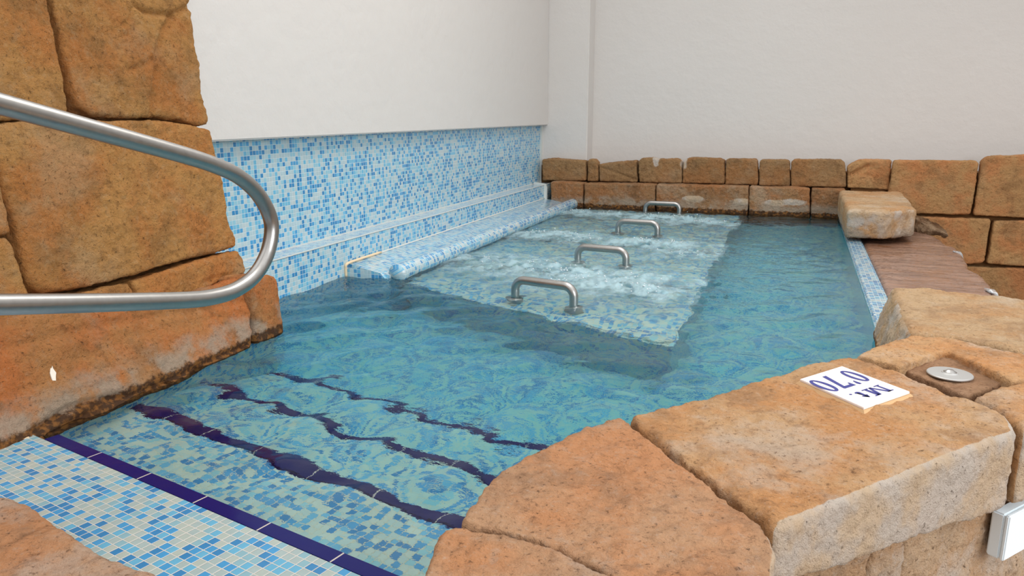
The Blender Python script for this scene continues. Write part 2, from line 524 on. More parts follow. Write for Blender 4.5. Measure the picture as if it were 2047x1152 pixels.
# ---- back wall: upper course -----------------------------------------------
PU = (Vector((0, 8.27, 0)), Vector((0, -1, 0)))
G2 = 'upper course of back wall stones'
UW = dict(group=G2, vox=0.010, gap=0.0, amp=(0.006, 0.006, 0.004))
upper = [
    ('stone_block', 'dark brown stone of the back wall top course in the corner by the mosaic', [(1084, 319), (1110, 317), (1140, 320), (1170, 321), (1171, 362), (1084, 361)], M_back),
    ('stone_block', 'narrow upright sliver of stone second from the mosaic corner in the top course', [(1174, 321), (1180, 318), (1188, 319), (1194, 325), (1196, 363), (1173, 363)], M_back),
    ('stone_block', 'low stone of the back top course with a scored face below the pilaster edge', [(1197, 328), (1230, 325), (1272, 321), (1274, 365), (1198, 363)], M_back),
    ('stone_block', 'top course stone with white drip marks behind the furthest grab bar', [(1276, 323), (1284, 317), (1308, 315), (1314, 318), (1352, 317), (1362, 322), (1363, 366), (1277, 365)], M_back),
    ('stone_block', 'rounded top course stone just past the one with white drip marks', [(1366, 323), (1374, 317), (1390, 315), (1440, 317), (1448, 322), (1448, 368), (1364, 367)], M_back),
    ('stone_block', 'squarish plain stone of the back top course next to the narrower knotted stone', [(1451, 321), (1458, 318), (1508, 318), (1514, 322), (1515, 370), (1450, 369)], M_back),
    ('stone_block', 'narrow knotted stone of the back top course between two wider plain stones', [(1518, 323), (1524, 319), (1574, 320), (1579, 324), (1579, 372), (1517, 371)], M_back),
    ('stone_block', 'wide plain stone of the back top course above the chalky ledge end', [(1582, 324), (1588, 319), (1682, 319), (1690, 327), (1692, 375), (1581, 373)], M_back),
    ('stone_block', 'top course stone with a broken sloping corner behind the jutting corner block', [(1694, 334), (1704, 327), (1722, 320), (1752, 320), (1782, 321), (1777, 380), (1694, 376)], M_right),
]
for nm, lb, poly, m in upper:
    kw = dict(UW)
    if 'white drip' in lb: kw['worn'] = lambda c, n: max(0.0, 0.75 * math.exp(-((c.x + 1.42) / 0.05) ** 2) + 0.75 * math.exp(-((c.x + 1.13) / 0.06) ** 2)) * max(0, min(1, (c.z - 0.36) / 0.1))
    if 'scored' in lb: kw['grooves'] = [([(1200, 335), (1225, 342), (1250, 352), (1272, 360)], 0.012, 0.012)]
    if 'broken' in lb: kw['grooves'] = [([(1690, 352), (1710, 345), (1735, 332)], 0.02, 0.03), ([(1706, 350), (1700, 370)], 0.012, 0.015)]
    px_block(nm, lb, poly, *PU, 0.14, m, r=0.010, **kw)

PR = (Vector((0, 8.2, 0)), Vector((0, -1, 0)))
G3 = 'large stones of the wall beside the overflow'
RW = dict(group=G3, vox=0.013, gap=0.0, r=0.012)
px_block('stone_block', 'large tan stone of the back wall beside the jutting corner block', [(1787, 322), (1870, 320), (1950, 321), (1957, 326), (1954, 350), (1941, 429), (1900, 430), (1840, 428), (1750, 424), (1777, 385)], *PR, 0.10, M_right, **RW)
px_block('stone_block', 'orange banded stone at the top right picture edge, tallest of its course', [(1963, 323), (1974, 313), (2047, 310), (2300, 304), (2300, 452), (2047, 437), (1946, 431), (1958, 360)], *PR, 0.10, M_right, **RW)
px_block('stone_block', 'pale second course stone right above the brown overflow slab', [(1750, 430), (1838, 433), (1900, 436), (1982, 438), (1980, 452), (1968, 525), (1940, 528), (1750, 528)], *PR, 0.10, M_right, **RW)
px_block('stone_block', 'pale second course stone at the right picture edge with a curved scratch', [(1988, 441), (2047, 442), (2300, 456), (2300, 552), (2047, 533), (1973, 528), (1981, 480)], *PR, 0.10, M_right,
         grooves=[([(1985, 495), (2005, 508), (2025, 505), (2045, 490)], 0.015, 0.008)], **RW)
px_block('stone_block', 'lowest orange stone of the right wall partly hidden by the near coping', [(1750, 533), (1930, 533), (2047, 538), (2300, 556), (2300, 720), (1750, 700)], *PR, 0.10, M_right, **RW)
bm = bmesh.new()
box(bm, -2.80, 0.5, 8.40, 8.58, -0.2, 0.42); box(bm, 0.5, 2.75, 8.3, 8.58, -1.1, 0.45)
tag(bm_obj('wall_back', bm, M_mortar), kind='structure')

# ---- back wall: ledge along the water ------------------------------------------
PLd = (Vector((0, 8.12, 0)), Vector((0, -1, -0.05)))
G4 = 'ledge stones along the back waterline'
ledge = [
    ('short ledge stone in the far corner beside the end of the tiled headrest', [(1100, 364), (1165, 366), (1165, 440), (1100, 440)]),
    ('reddish ledge stone with dark algae base left of the furthest grab bar', [(1168, 367), (1309, 369), (1309, 455), (1167, 452)]),
    ('longest ledge stone with two chalky white patches behind the grab bars', [(1312, 369), (1496, 373), (1494, 460), (1311, 455)]),
    ('ledge stone whose face is mostly chalky white above the far waterline', [(1499, 373), (1619, 377), (1618, 465), (1496, 460)]),
    ('shadowed last ledge stone tucked against the jutting corner block', [(1622, 377), (1690, 380), (1690, 470), (1620, 466)]),
]
chalk = {2: [(-0.98, 0.13), (-0.52, 0.12)], 3: [(-0.2, 0.12), (-0.02, 0.13)], 1: [(-1.25, 0.14)]}
for i, (lb, poly) in enumerate(ledge):
    cs = chalk.get(i)
    w = (lambda c, n, cs=cs: max(math.exp(-((c.x - a) / 0.16) ** 2 - ((c.z - b) / 0.045) ** 2) for a, b in cs) * (0.85 if n.y < -0.5 else 0)) if cs else None
    px_block('stone_block', lb, poly, *PLd, 0, M_backlow, off=Vector((0, 0.24, 0)), r=0.010, vox=0.010, gap=0.001, group=G4, worn=w)

# ---- corner block ----------------------------------------------------------------
block('stone_block', 'weathered corner block jutting from the back wall over the overflow', [(0.385, 6.50, 0.262), (0.66, 6.54, 0.262), (0.905, 6.82, 0.255), (0.93, 7.5, 0.262), (0.93, 8.1, 0.27), (0.385, 8.1, 0.27)],
      (0, 0, 1), [Vector((0.0, 0.08, -0.235)), Vector((0, 0.05, -0.235)), Vector((0, -0.02, -0.225)), Vector((0, 0, -0.235)), Vector((0, 0, -0.25)), Vector((0, 0, -0.25))],
      M_cope_far, r=0.03, vox=0.012, worn=lambda c, n: 0.52 if n.y < -0.4 else 0.1)

# ---- right coping ------------------------------------------------------------------
ZC = 0.24
FN = Vector((0.787, -0.617, 0))
G5 = 'coping blocks around the near pool edge'
P0 = Vector((0.007, 1.399, 0))


def cope(label, poly, mat, zb, worn=None, **kw):
    """top outline as photo points at coping height; zb(point) gives the underside"""
    pts = [at(x, y, ZC) for x, y in poly]
    foot = kw.pop('foot', None)
    offs = [Vector((foot(p) if foot else 0, 0, zb(p) - ZC)) for p in pts]
    gr = [([at(x, y, ZC) for x, y in line], w, d) for line, w, d in kw.pop('grooves', ())]
    return block('coping_block', label, pts, (0, 0, 1), offs, mat, cat='coping block', group=G5, worn=worn, grooves=gr, **kw)


def under(p):
    s = (p - P0).dot(Vector((0.617, 0.787, 0)))
    return 0.105 - 0.085 * max(0, min(1, s / 0.9))


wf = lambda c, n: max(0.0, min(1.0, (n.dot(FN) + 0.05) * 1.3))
cope('lowest coping block at the bottom picture edge beside the mosaic steps',
     [(880, 1068), (905, 1052), (924, 1050), (975, 1060), (1040, 1075), (1110, 1100), (1170, 1128), (1215, 1146), (1260, 1180), (1260, 1320), (700, 1320), (760, 1230), (845, 1146)], M_cope2, lambda p: 0.02, r=0.018, vox=0.007, gap=0.0, amp=(0.006, 0.006, 0.004))
cope('wedge shaped orange coping block between the bottom block and the depth marker block',
     [(921, 1040), (935, 1012), (965, 975), (1000, 942), (1045, 912), (1100, 887), (1165, 855), (1230, 834), (1246, 836), (1290, 872), (1345, 915), (1400, 952), (1465, 1002), (1525, 1045), (1543, 1075), (1548, 1110), (1545, 1230), (1290, 1180), (1222, 1146), (1180, 1126), (1120, 1098), (1045, 1070), (980, 1054)],
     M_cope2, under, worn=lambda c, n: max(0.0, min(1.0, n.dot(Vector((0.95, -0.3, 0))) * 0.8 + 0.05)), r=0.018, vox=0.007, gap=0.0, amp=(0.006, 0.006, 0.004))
cope('big coping block carrying the white depth marker tile',
     [(1256, 832), (1275, 822), (1345, 806), (1400, 795), (1440, 783), (1470, 775), (1520, 757), (1575, 740), (1600, 728), (1650, 718), (1702, 710), (1750, 728), (1796, 742), (1860, 768), (1925, 795), (1965, 806), (1998, 822), (2025, 845), (2034, 862),
      (1900, 912), (1780, 962), (1660, 1010), (1550, 1056), (1525, 1032), (1465, 992), (1400, 942), (1345, 903), (1295, 865)],
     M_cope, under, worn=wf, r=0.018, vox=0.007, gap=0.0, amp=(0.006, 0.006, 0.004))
cope('coping block around the back of the recessed steel disc',
     [(1712, 708), (1757, 690), (1790, 678), (1830, 670), (1900, 676), (1970, 690), (2047, 709), (2150, 735), (2150, 768), (2047, 757), (2024, 762), (1960, 730), (1893, 701), (1843, 716), (1798, 732), (1755, 720)],
     M_cope, lambda p: 0.03, r=0.008, vox=0.007, gap=0.0, amp=(0.005, 0.005, 0.0035))
cope('coping block at the right picture edge in front of the recessed steel disc',
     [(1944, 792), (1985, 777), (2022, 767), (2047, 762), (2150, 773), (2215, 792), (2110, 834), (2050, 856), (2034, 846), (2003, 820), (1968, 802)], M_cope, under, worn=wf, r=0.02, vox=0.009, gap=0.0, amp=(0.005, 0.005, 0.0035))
cope('pale far coping block with a grey side face next to the overflow strip',
     [(1783, 574), (1850, 577), (1920, 583), (2000, 590), (2060, 600), (2160, 620), (2160, 735), (2047, 702), (1970, 686), (1900, 672), (1840, 667), (1817, 664), (1806, 640), (1795, 608)], M_cope_far, lambda p: 0.008,
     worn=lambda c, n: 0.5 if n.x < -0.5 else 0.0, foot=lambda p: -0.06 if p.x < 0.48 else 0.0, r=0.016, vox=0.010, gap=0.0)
# masonry under the coping
bm = bmesh.new()
inn = [(-0.66, 0.80), (-0.53, 1.20), (-0.53, 1.42), (-0.34, 1.83), (0.06, 2.34), (0.24, 2.60), (0.39, 2.84), (0.39, 3.14), (0.53, 3.14), (0.53, 3.72), (0.95, 3.66), (0.92, 2.78), (0.50, 2.24), (-0.10, 1.47), (-0.30, 1.1), (-0.42, 0.80)]
prism(bm, [(x, y, 0.004) for x, y in inn], Vector((0, 0, -0.99)))
o = bm_obj('wall_right', bm, [M_mos_uw_bright, M_mortar]); tag(o, kind='structure')
for p in o.data.polygons: p.material_index = 0 if (p.normal.x < 0.2 and abs(p.normal.z) < 0.5) else 1
box_uv(o.data, math.atan2(0.787, 0.617))
# rough stones below the coping overhang
LF = P0 - FN * 0.045


def lowstone(label, s0, s1, z0, z1, dz=0.0, **kw):
    d = Vector((0.617, 0.787, 0))
    pts = [LF + d * s0 + Vector((0, 0, z0)), LF + d * s1 + Vector((0, 0, z0 - 0.01)), LF + d * (s1 + 0.01) + Vector((0, 0, z1)), LF + d * (s0 + dz) + Vector((0, 0, z1))]
    block('stone_block', label, pts, FN, -FN * 0.12, M_rough, group='rough stones below the coping', r=0.016, vox=0.008, amp=(0.012, 0.011, 0.004), worn=lambda c, n: 0.35, **kw)


lowstone('rough crumbly stone under the coping at the bottom edge', -0.10, 0.40, -0.40, 0.085)
lowstone('rough narrow stone under the coping left of the white junction box', 0.412, 0.53, -0.40, 0.052)
lowstone('rough stone under the coping behind the white junction box', 0.542, 1.5, -0.40, 0.03)

# ---- near-left foreground stone --------------------------------------------------
fgp = [at(x, y, 0.12) for x, y in ((-90, 972), (0, 985), (30, 992), (62, 1003), (95, 1030), (132, 1052), (180, 1085), (232, 1110), (285, 1132), (345, 1158), (420, 1215), (380, 1420), (-90, 1420))]
block('stone_block', 'flat orange stone at the bottom left corner covering the mosaic deck', fgp, (0, 0, 1), Vector((0, 0, -0.105)), M_cope2, r=0.02, vox=0.008, amp=(0.006, 0.005, 0.0025),
      grooves=[([at(x, y, 0.12) for x, y in ((-60, 1110), (0, 1088), (40, 1072), (95, 1043), (110, 1036))], 0.008, 0.012)])

# ------------------------------------------------------------------ tiled basin
UA = math.atan2(-0.217, 0.976)
U2 = Vector((math.cos(UA), math.sin(UA), 0)); N2 = Vector((-math.sin(UA), math.cos(UA), 0))
O2 = Vector((-2.149, 1.592, 0))
RISE, TREAD, NOSE = 0.17, 0.39, 0.055


def ubox(bm, u0, u1, d0, d1, z0, z1):
    prism(bm, [O2 + U2 * u0 + N2 * d0 + Vector((0, 0, z1)), O2 + U2 * u1 + N2 * d0 + Vector((0, 0, z1)), O2 + U2 * u1 + N2 * d1 + Vector((0, 0, z1)), O2 + U2 * u0 + N2 * d1 + Vector((0, 0, z1))], Vector((0, 0, z0 - z1)))


def uv2(o):
    box_uv(o.data, UA, (O2.x, O2.y)); return o


# mosaic deck before the steps
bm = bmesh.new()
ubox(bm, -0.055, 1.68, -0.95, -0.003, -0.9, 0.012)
o = uv2(bm_obj('floor', bm, M_mos_deck_dim)); tag(o, kind='structure')
bm = bmesh.new()
prism(bm, [O2 + U2 * -0.075 + N2 * -0.95 + Vector((0, 0, 0.014)), O2 + U2 * -0.054 + N2 * -0.95 + Vector((0, 0, 0.014)), O2 + U2 * -0.03 + N2 * -0.02 + Vector((0, 0, 0.014)), O2 + U2 * -0.09 + N2 * -0.01 + Vector((0, 0, 0.014))], Vector((0, 0, -0.1)))
tag(bm_obj('trim_1', bm, M_cream_grout), kind='structure')
# steps
st = empty('entry_steps', O2 + U2 * 0.9 + N2 * 0.6 + Vector((0, 0, -0.7)))
tag(st, 'flight of mosaic entry steps with navy tiled edges going down into the water', 'steps')


def child(o):
    bpy.context.view_layer.update()
    return o


def own(o, parent):
    o.parent = parent
    o.matrix_parent_inverse = Matrix.Translation(-Vector(parent.location))
    return o


for k in range(4):
    z = -RISE * k
    d1 = NOSE + TREAD * k
    d0 = d1 - (TREAD if k else NOSE)
    s0 = -0.02 - 0.09 * k * (k > 0)
    u1 = (1.68, 1.70, 1.78, 1.98)[k]
    if k:
        bm = bmesh.new(); ubox(bm, s0 - 0.1, u1, d0, d1 - NOSE - 0.002, -0.72, z)
        stp = own(uv2(bm_obj('step', bm, M_mos_uw_bright)), st)
    bm = bmesh.new(); ubox(bm, (-0.0 if k == 0 else s0 - 0.1), u1, d1 - NOSE, d1, (z - 0.05) if k else -0.05, z + (0.006 if k == 0 else 0.002))
    bmesh.ops.bevel(bm, geom=[e for e in bm.edges], offset=0.006, segments=2, affect='EDGES')
    nz = own(uv2(bm_obj('step_nosing', bm, M_navy)), st)
    nz['label'] = 'navy glazed edge tiles'
    # riser
    bm = bmesh.new(); ubox(bm, s0 - 0.1, u1, d1 - NOSE, d1 - 0.003, -0.72, (z - 0.05) if k else -0.05)
    own(uv2(bm_obj('step_riser', bm, M_mos_uw_bright)), st)

# pool bottom
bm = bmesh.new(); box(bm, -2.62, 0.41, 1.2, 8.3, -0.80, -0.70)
o = bm_obj('floor', bm, M_mos_uw_bright); box_uv(o.data, UA); tag(o, kind='structure')
# outside floor, lower than the pool
bm = bmesh.new(); box(bm, -3.2, 4.0, -1.5, 9.0, -1.12, -1.0)
o = bm_obj('floor', bm, plain('grey_floor', lin(150, 125, 105), 0.8)); tag(o, kind='structure')
# basin wall below the rock blocks
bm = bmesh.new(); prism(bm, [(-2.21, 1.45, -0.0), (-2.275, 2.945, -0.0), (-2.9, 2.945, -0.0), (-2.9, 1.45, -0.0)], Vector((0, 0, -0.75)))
o = bm_obj('wall_left', bm, M_mos_uw_bright); box_uv(o.data, math.pi / 2); tag(o, kind='structure')

# mosaic wall with its ledge
XL, ZL, XT = -2.606, 0.225, -2.752
bm = bmesh.new(); box(bm, -3.0, XL, 2.94, 8.40, -0.75, ZL)
bmesh.ops.bevel(bm, geom=[e for e in bm.edges if abs(e.verts[0].co.x - XL) < 1e-4 and abs(e.verts[1].co.x - XL) < 1e-4 and e.verts[0].co.z > 0 and e.verts[1].co.z > 0], offset=0.006, segments=2, affect='EDGES')
o = bm_obj('tiled_ledge', bm, [M_mos, M_mos_wet]); box_uv(o.data)
for p in o.data.polygons: p.material_index = 1 if p.normal.z > 0.9 else 0; tag(o, 'long mosaic ledge at the foot of the blue tiled wall', 'ledge')
bm = bmesh.new(); box(bm, -3.0, XT, 2.92, 8.42, ZL, 0.93)
o = bm_obj('wall_left', bm, M_mos); box_uv(o.data); tag(o, kind='structure')
# grout lines
bm = bmesh.new(); box(bm, XT, XT + 0.006, 2.94, 8.40, ZL, ZL + 0.008)
tag(bm_obj('trim_2', bm, M_white_trim), kind='structure')
bm = bmesh.new(); box(bm, XL - 0.008, XL + 0.002, 2.95, 8.40, ZL - 0.003, ZL + 0.0025)
tag(bm_obj('trim_3', bm, M_white_trim), kind='structure')
bm = bmesh.new(); box(bm, XT, XT + 0.02, 8.385, 8.42, ZL, 0.86)
tag(bm_obj('trim_4', bm, M_white_trim), kind='structure')
bm = bmesh.new(); prism(bm, [(XL + 0.001, 8.09, 0.0), (XL + 0.03, 8.10, 0.0), (XL + 0.03, 8.10, 0.19), (XL + 0.012, 8.10, 0.235), (XL - 0.12, 8.10, 0.25), (XL - 0.12, 8.10, 0.225), (XL + 0.001, 8.10, 0.222)], Vector((0, 0.03, 0)))
tag(bm_obj('trim_5', bm, M_white_trim), kind='structure')

# white walls
bm = bmesh.new(); box(bm, -3.0, -2.672, 2.90, 8.42, 0.862, 4.0)
bmesh.ops.bevel(bm, geom=[e for e in bm.edges if abs(e.verts[0].co.x + 2.672) < 1e-4 and abs(e.verts[1].co.x + 2.672) < 1e-4], offset=0.008, segments=3, affect='EDGES')
tag(bm_obj('wall_left', bm, M_wall), kind='structure')
bm = bmesh.new(); box(bm, -3.0, -2.215, 8.42, 8.66, 0.0, 4.0)
bmesh.ops.bevel(bm, geom=[e for e in bm.edges if abs(e.verts[0].co.x + 2.215) < 1e-4 and abs(e.verts[1].co.x + 2.215) < 1e-4 and abs(e.verts[0].co.y - 8.42) < 1e-3 and abs(e.verts[1].co.y - 8.42) < 1e-3], offset=0.012, segments=3, affect='EDGES')
tag(bm_obj('wall_back', bm, M_wall), kind='structure')
bm = bmesh.new(); box(bm, -3.0, 4.0, 8.66, 8.86, -1.0, 4.0)
tag(bm_obj('wall_back', bm, M_wall), kind='structure')

# headrest platform: tiled shelf with a rounded roll along its front
hb = empty('headrest_bench', (-2.4, 6.1, -0.18))
tag(hb, 'long mosaic headrest shelf with a rounded roll running along the mosaic ledge', 'headrest')
prof = [(-2.62, -0.70), (-2.62, 0.072)]
for k in range(9):
    a = math.radians(90 - 10 * k)
    prof.append((-2.34 + 0.0 * k, 0.045))
prof = [(XL, -0.7), (XL, 0.075), (-2.50, 0.062), (-2.36, 0.036), (-2.315, 0.020), (-2.30, -0.7)]
bm = bmesh.new()
prism(bm, [(x, 4.07, z) for x, z in prof], Vector((0, 4.03, 0)))
bmesh.ops.bevel(bm, geom=[e for e in bm.edges if abs(e.verts[0].co.y - 4.07) < 1e-4 and abs(e.verts[1].co.y - 4.07) < 1e-4 and min(e.verts[0].co.z, e.verts[1].co.z) > 0], offset=0.03, segments=4, affect='EDGES')
o = bm_obj('shelf', bm, M_mos_wet); box_uv(o.data); own(o, hb)
bm = tube([(-2.272, 4.12 + 0.02 * k, 0.030) for k in range(int((8.1 - 4.12) / 0.02) + 1)], 0.058, 24)
o = bm_obj('headrest_roll', bm, M_mos_wet, smooth=True)
uvl = o.data.uv_layers.new(name='UVMap')
for p in o.data.polygons:
    for li in p.loop_indices:
        v = o.data.vertices[o.data.loops[li].vertex_index].co
        uvl.data[li].uv = (v.y, math.atan2(v.z - 0.030, v.x + 2.272) * 0.058)
own(o, hb)
bm = bmesh.new()
gp = spline([(XL + 0.006, 4.062, 0.0), (XL + 0.006, 4.062, 0.05), (XL + 0.008, 4.075, 0.078), (XL + 0.008, 4.2, 0.082), (XL + 0.006, 4.5, 0.08)], 6)
o = bm_obj('grout_line', tube(gp, 0.009, 8), M_cream_grout, smooth=True); own(o, hb); o['label'] = 'cream grout bead'
o = bm_obj('grout_line', tube([(XL + 0.004, y * 0.1, 0.078) for y in range(45, 82)], 0.006, 8), M_white_trim, smooth=True); own(o, hb)

# submerged lounger bench
bn = [(-2.28, 4.20), (-2.04, 4.10), (-1.48, 3.84), (-0.485, 3.47), (-0.505, 4.77), (-0.53, 8.15), (-2.28, 8.15)]
bm = bmesh.new(); prism(bm, [(x, y, -0.17) for x, y in bn], Vector((0, 0, -0.53)))
bmesh.ops.bevel(bm, geom=[e for e in bm.edges if e.verts[0].co.z > -0.2 and e.verts[1].co.z > -0.2], offset=0.015, segments=2, affect='EDGES')
o = bm_obj('lounger_bench', bm, M_mos_uw_bright); box_uv(o.data); tag(o, 'submerged mosaic lounger bench under the four steel grab bars', 'bench')
M_div = plain('grey_divider', lin(132, 150, 156), 0.5)
for k, (y0, y1, gl) in enumerate(((4.86, 4.66, 'nearest'), (6.05, 5.9, 'middle'), (7.4, 7.3, 'furthest'))):
    o = bm_obj('lounger_divider', tube([(-2.22, y0, -0.16), (-1.5, (y0 + y1) / 2, -0.16), (-0.56, y1, -0.16)], 0.014, 12), M_div, smooth=True)
    recentre(o)
    tag(o, f'thin grey underwater bar between loungers, {gl} of the three to the rock wall', 'divider', 'bars between the loungers')

# overflow strip and brown weir slab
bm = bmesh.new(); box(bm, 0.402, 0.522, 3.15, 8.10, -0.75, 0.004)
bmesh.ops.bevel(bm, geom=[e for e in bm.edges if e.verts[0].co.z > 0 and e.verts[1].co.z > 0 and abs(e.verts[0].co.y - e.verts[1].co.y) > 1], offset=0.012, segments=3, affect='EDGES')
o = bm_obj('overflow_strip', bm, M_mos_wet); box_uv(o.data); tag(o, 'narrow pale mosaic strip where the pool spills over onto the brown slab', 'pool edge')


def weir_mat():
    t = NT('wet_brown_stone')
    pos = t.n('ShaderNodeNewGeometry').outputs['Position']
    st_ = t.vmath('MULTIPLY', pos, (1.4, 9, 3))
    n1 = t.noise(st_, 1.6, 5, 0.6); n2 = t.noise(pos, 5, 5)
    col = t.mix(t.smooth(n1, 0.35, 0.65), lin(112, 76, 56), lin(150, 112, 90))
    col = t.mix(t.math('MULTIPLY', t.smooth(n2, 0.5, 0.68), 0.6), col, lin(140, 88, 44))
    w = t.noise(t.vmath('MULTIPLY', pos, (9, 34, 10)), 1.0, 4)
    return t.finish(t.principled(Base_Color=col, Roughness=0.5, Coat_Weight=1.0, Coat_Roughness=0.05, Coat_Normal=t.bump(w, 0.8, 0.02), Normal=t.bump(t.noise(pos, 30, 6), 0.4, 0.01)))


M_weir = weir_mat()
lip = [at(x, y, -0.02) for x, y in ((1895, 490), (1912, 494), (1922, 505), (1928, 514), (1936, 525), (1935, 535), (1952, 543), (1968, 552), (1982, 568), (1986, 582), (1980, 600), (1960, 640))]
pts = [Vector((0.528, 3.2, -0.012)), Vector((0.528, 8.1, -0.012)), Vector((1.0, 8.1, -0.02)), Vector((1.16, 7.1, -0.02))] + lip + [Vector((1.0, 3.2, -0.02))]
o = block('weir_slab', 'wet brown stone slab the overflow water runs across', pts, (0, 0, 1), Vector((0, 0, -0.22)), M_weir, r=0.03, vox=0.014, amp=(0.006, 0.004, 0.001), cat='overflow slab')
# dark crust at the foot of the wall beside the corner block
block('stone_crust', 'jagged dark crust of broken render beside the corner block', [(0.93, 7.55, -0.03), (0.96, 7.5, 0.13), (1.02, 7.5, 0.09), (1.10, 7.42, 0.05), (1.17, 7.36, 0.02), (1.24, 7.32, 0.0), (1.25, 7.32, -0.04)],
      (0, -1, 0), Vector((0, 0.5, 0)), stone_mat('dark_crust', lin(96, 66, 42), lin(120, 84, 52), lin(190, 165, 135), lin(40, 26, 16), pale_amt=0.5, wear=False), r=0.01, vox=0.010, amp=(0.02, 0.022, 0.006), cat='crust')
# little spills off the lip
M_spill = None
t = NT('falling_water')
M_spill = t.finish(t.principled(Base_Color=(0.75, 0.8, 0.84, 1), Roughness=0.15, Transmission_Weight=0.55, IOR=1.33))
for (px_, py_, w, lb) in ((1916, 503, 0.035, 'small trickle of water falling at the back of the brown slab'), (1984, 580, 0.06, 'spout of water falling off the near corner of the brown slab')):
    p = at(px_, py_, -0.015)
    bm = bmesh.new()
    rows = []
    for k in range(9):
        s = k / 8
        c = p + Vector((-0.02 + 0.05 * math.sqrt(s), 0, -0.16 * s * s - 0.004))
        ring = []
        for q in range(12):
            a = 2 * math.pi * q / 12
            ring.append(bm.verts.new(c + Vector((0.022 * math.cos(a), w * math.sin(a) * (1 - 0.4 * s) + 0.006 * math.sin(5 * s + q), 0.004 * math.sin(q * 2)))))
        rows.append(ring)
    for a, b in zip(rows, rows[1:]):
        for q in range(12): bm.faces.new((a[q], a[(q + 1) % 12], b[(q + 1) % 12], b[q]))
    bm.faces.new(rows[0]); bm.faces.new(list(reversed(rows[-1])))
    o = recentre(bm_obj('water_spill', bm, M_spill, smooth=True))
    tag(o, lb, 'water spill', 'spills over the slab lip')

# ------------------------------------------------------------------ steel grab bars
bars = [((1030, 588), (1147, 605), 'nearest to the entry steps', 0.085),
        ((1155, 517), (1251, 526), 'second from the entry steps', 0.085),
        ((1235, 462), (1314, 467), 'third from the entry steps', 0.088),
        ((1290, 421), (1358, 424), 'closest to the back ledge', 0.082)]
for (a, b, lb, hh) in bars:
    A = at(*a); B = at(*b)
    A.z = B.z = 0
    mid = (A + B) / 2
    root = empty('grab_bar', (mid.x, mid.y, -0.165))
    tag(root, f'steel grab bar in the bubbling water, {lb}', 'grab bar', 'grab bars between the loungers')
    d = (B - A).normalized(); L = (B - A).length
    A0 = mid - d * L / 2; B0 = mid + d * L / 2
    r = 0.058
    path = [A0 + Vector((0, 0, -0.16)), A0 + Vector((0, 0, -0.05)), A0 + Vector((0, 0, hh - r))]
    for k in range(1, 9):
        th = math.pi / 2 * k / 8
        path.append(A0 + d * (r - r * math.cos(th)) + Vector((0, 0, hh - r + r * math.sin(th))))
    for k in range(0, 9):
        th = math.pi / 2 * k / 8
        path.append(B0 - d * (r - r * math.sin(th)) + Vector((0, 0, hh - r + r * math.cos(th))))
    path += [B0 + Vector((0, 0, -0.05)), B0 + Vector((0, 0, -0.16))]
    own(bm_obj('bar', tube(path, 0.024, 20), M_steel, smooth=True), root)
    for e in (A0, B0):
        o = bm_obj('flange', lathe([(0.046, -0.168), (0.046, -0.10), (0.054, -0.096), (0.054, -0.088), (0.050, -0.085), (0.026, -0.080)], 28), M_steel)
        o.location = (e.x, e.y, 0); own(o, root)

# ------------------------------------------------------------------ handrail
XR = -1.42
rp = [(-60, 189), (0, 208), (120, 241), (250, 277), (370, 311), (430, 331), (475, 352), (512, 384), (536, 424), (543, 462), (533, 510), (508, 552), (470, 580), (425, 594), (370, 600), (250, 604), (120, 607), (0, 609), (-60, 610)]
PXR = (Vector((XR, 0, 0)), Vector((1, 0, 0)))
pts = [on(x, y, *PXR) for x, y in rp]
pts[0] = pts[1] + (pts[1] - pts[2]).normalized() * 0.75
pts[-1] = pts[-2] + (pts[-2] - pts[-3]).normalized() * 0.75
# let both tubes run on and end on one post outside the picture
y0 = 0.42
def run(p, q, y): return p + (q - p) * ((y - p.y) / (q.y - p.y))
pts[0] = run(pts[1], pts[2], y0); pts[-1] = run(pts[-2], pts[-3], y0)
hr = empty('handrail', (XR, y0, 0.0))
tag(hr, 'satin steel handrail with a looped end in front of the golden rock wall', 'handrail')
own(bm_obj('rail', tube(spline(pts, 10), 0.0212, 28), M_steel, smooth=True), hr)
own(bm_obj('post', tube([(XR, y0, 0.013), (XR, y0, 0.6), (XR, y0, pts[0].z + 0.02)], 0.0212, 24), M_steel, smooth=True), hr)

# ------------------------------------------------------------------ depth marker tile
tl = [at(x, y, 0.254) for x, y in ((1599, 758), (1683, 732), (1819, 783), (1727, 815))]
a_, b_, c_, d_ = tl
ctr = (a_ + b_ + c_ + d_) / 4
ex = ((a_ - b_) + (d_ - c_)).normalized()          # reading direction
ey = ((c_ - b_) + (d_ - a_)).normalized()
ey = (ey - ex * ey.dot(ex)).normalized()
W = ((a_ - b_).length + (d_ - c_).length) / 2; Hh = ((c_ - b_).length + (d_ - a_).length) / 2
mk = empty('depth_marker', ctr)
tag(mk, 'white depth marker tile with blue figures lying on the big coping block', 'depth marker')


def loc(u, v, z): return ctr + ex * u + ey * v + Vector((0, 0, z))


t = NT('white_glazed_tile')
M_tile = t.finish(t.principled(Base_Color=lin(238, 232, 230), Roughness=0.22))
bm = bmesh.new()
rect = [a_, b_, c_, d_]
prism(bm, [p + Vector((0, 0, 0.0)) for p in rect], Vector((0, 0, -0.007)))
bmesh.ops.bevel(bm, geom=list(bm.edges), offset=0.0012, segments=2, affect='EDGES')
own(bm_obj('tile', bm, M_tile), mk)
bm = bmesh.new()
cm = ctr
prism(bm, [cm + (p - cm) * 1.02 + Vector((0, 0, -0.0068)) for p in rect], [(p - cm) * 0.12 + Vector((0, 0, -0.016)) for p in rect])
o = bm_obj('mortar_bed', bm, plain('pale_mortar', lin(196, 160, 118), 0.9)); own(o, mk); o['label'] = 'sandy mortar bed'


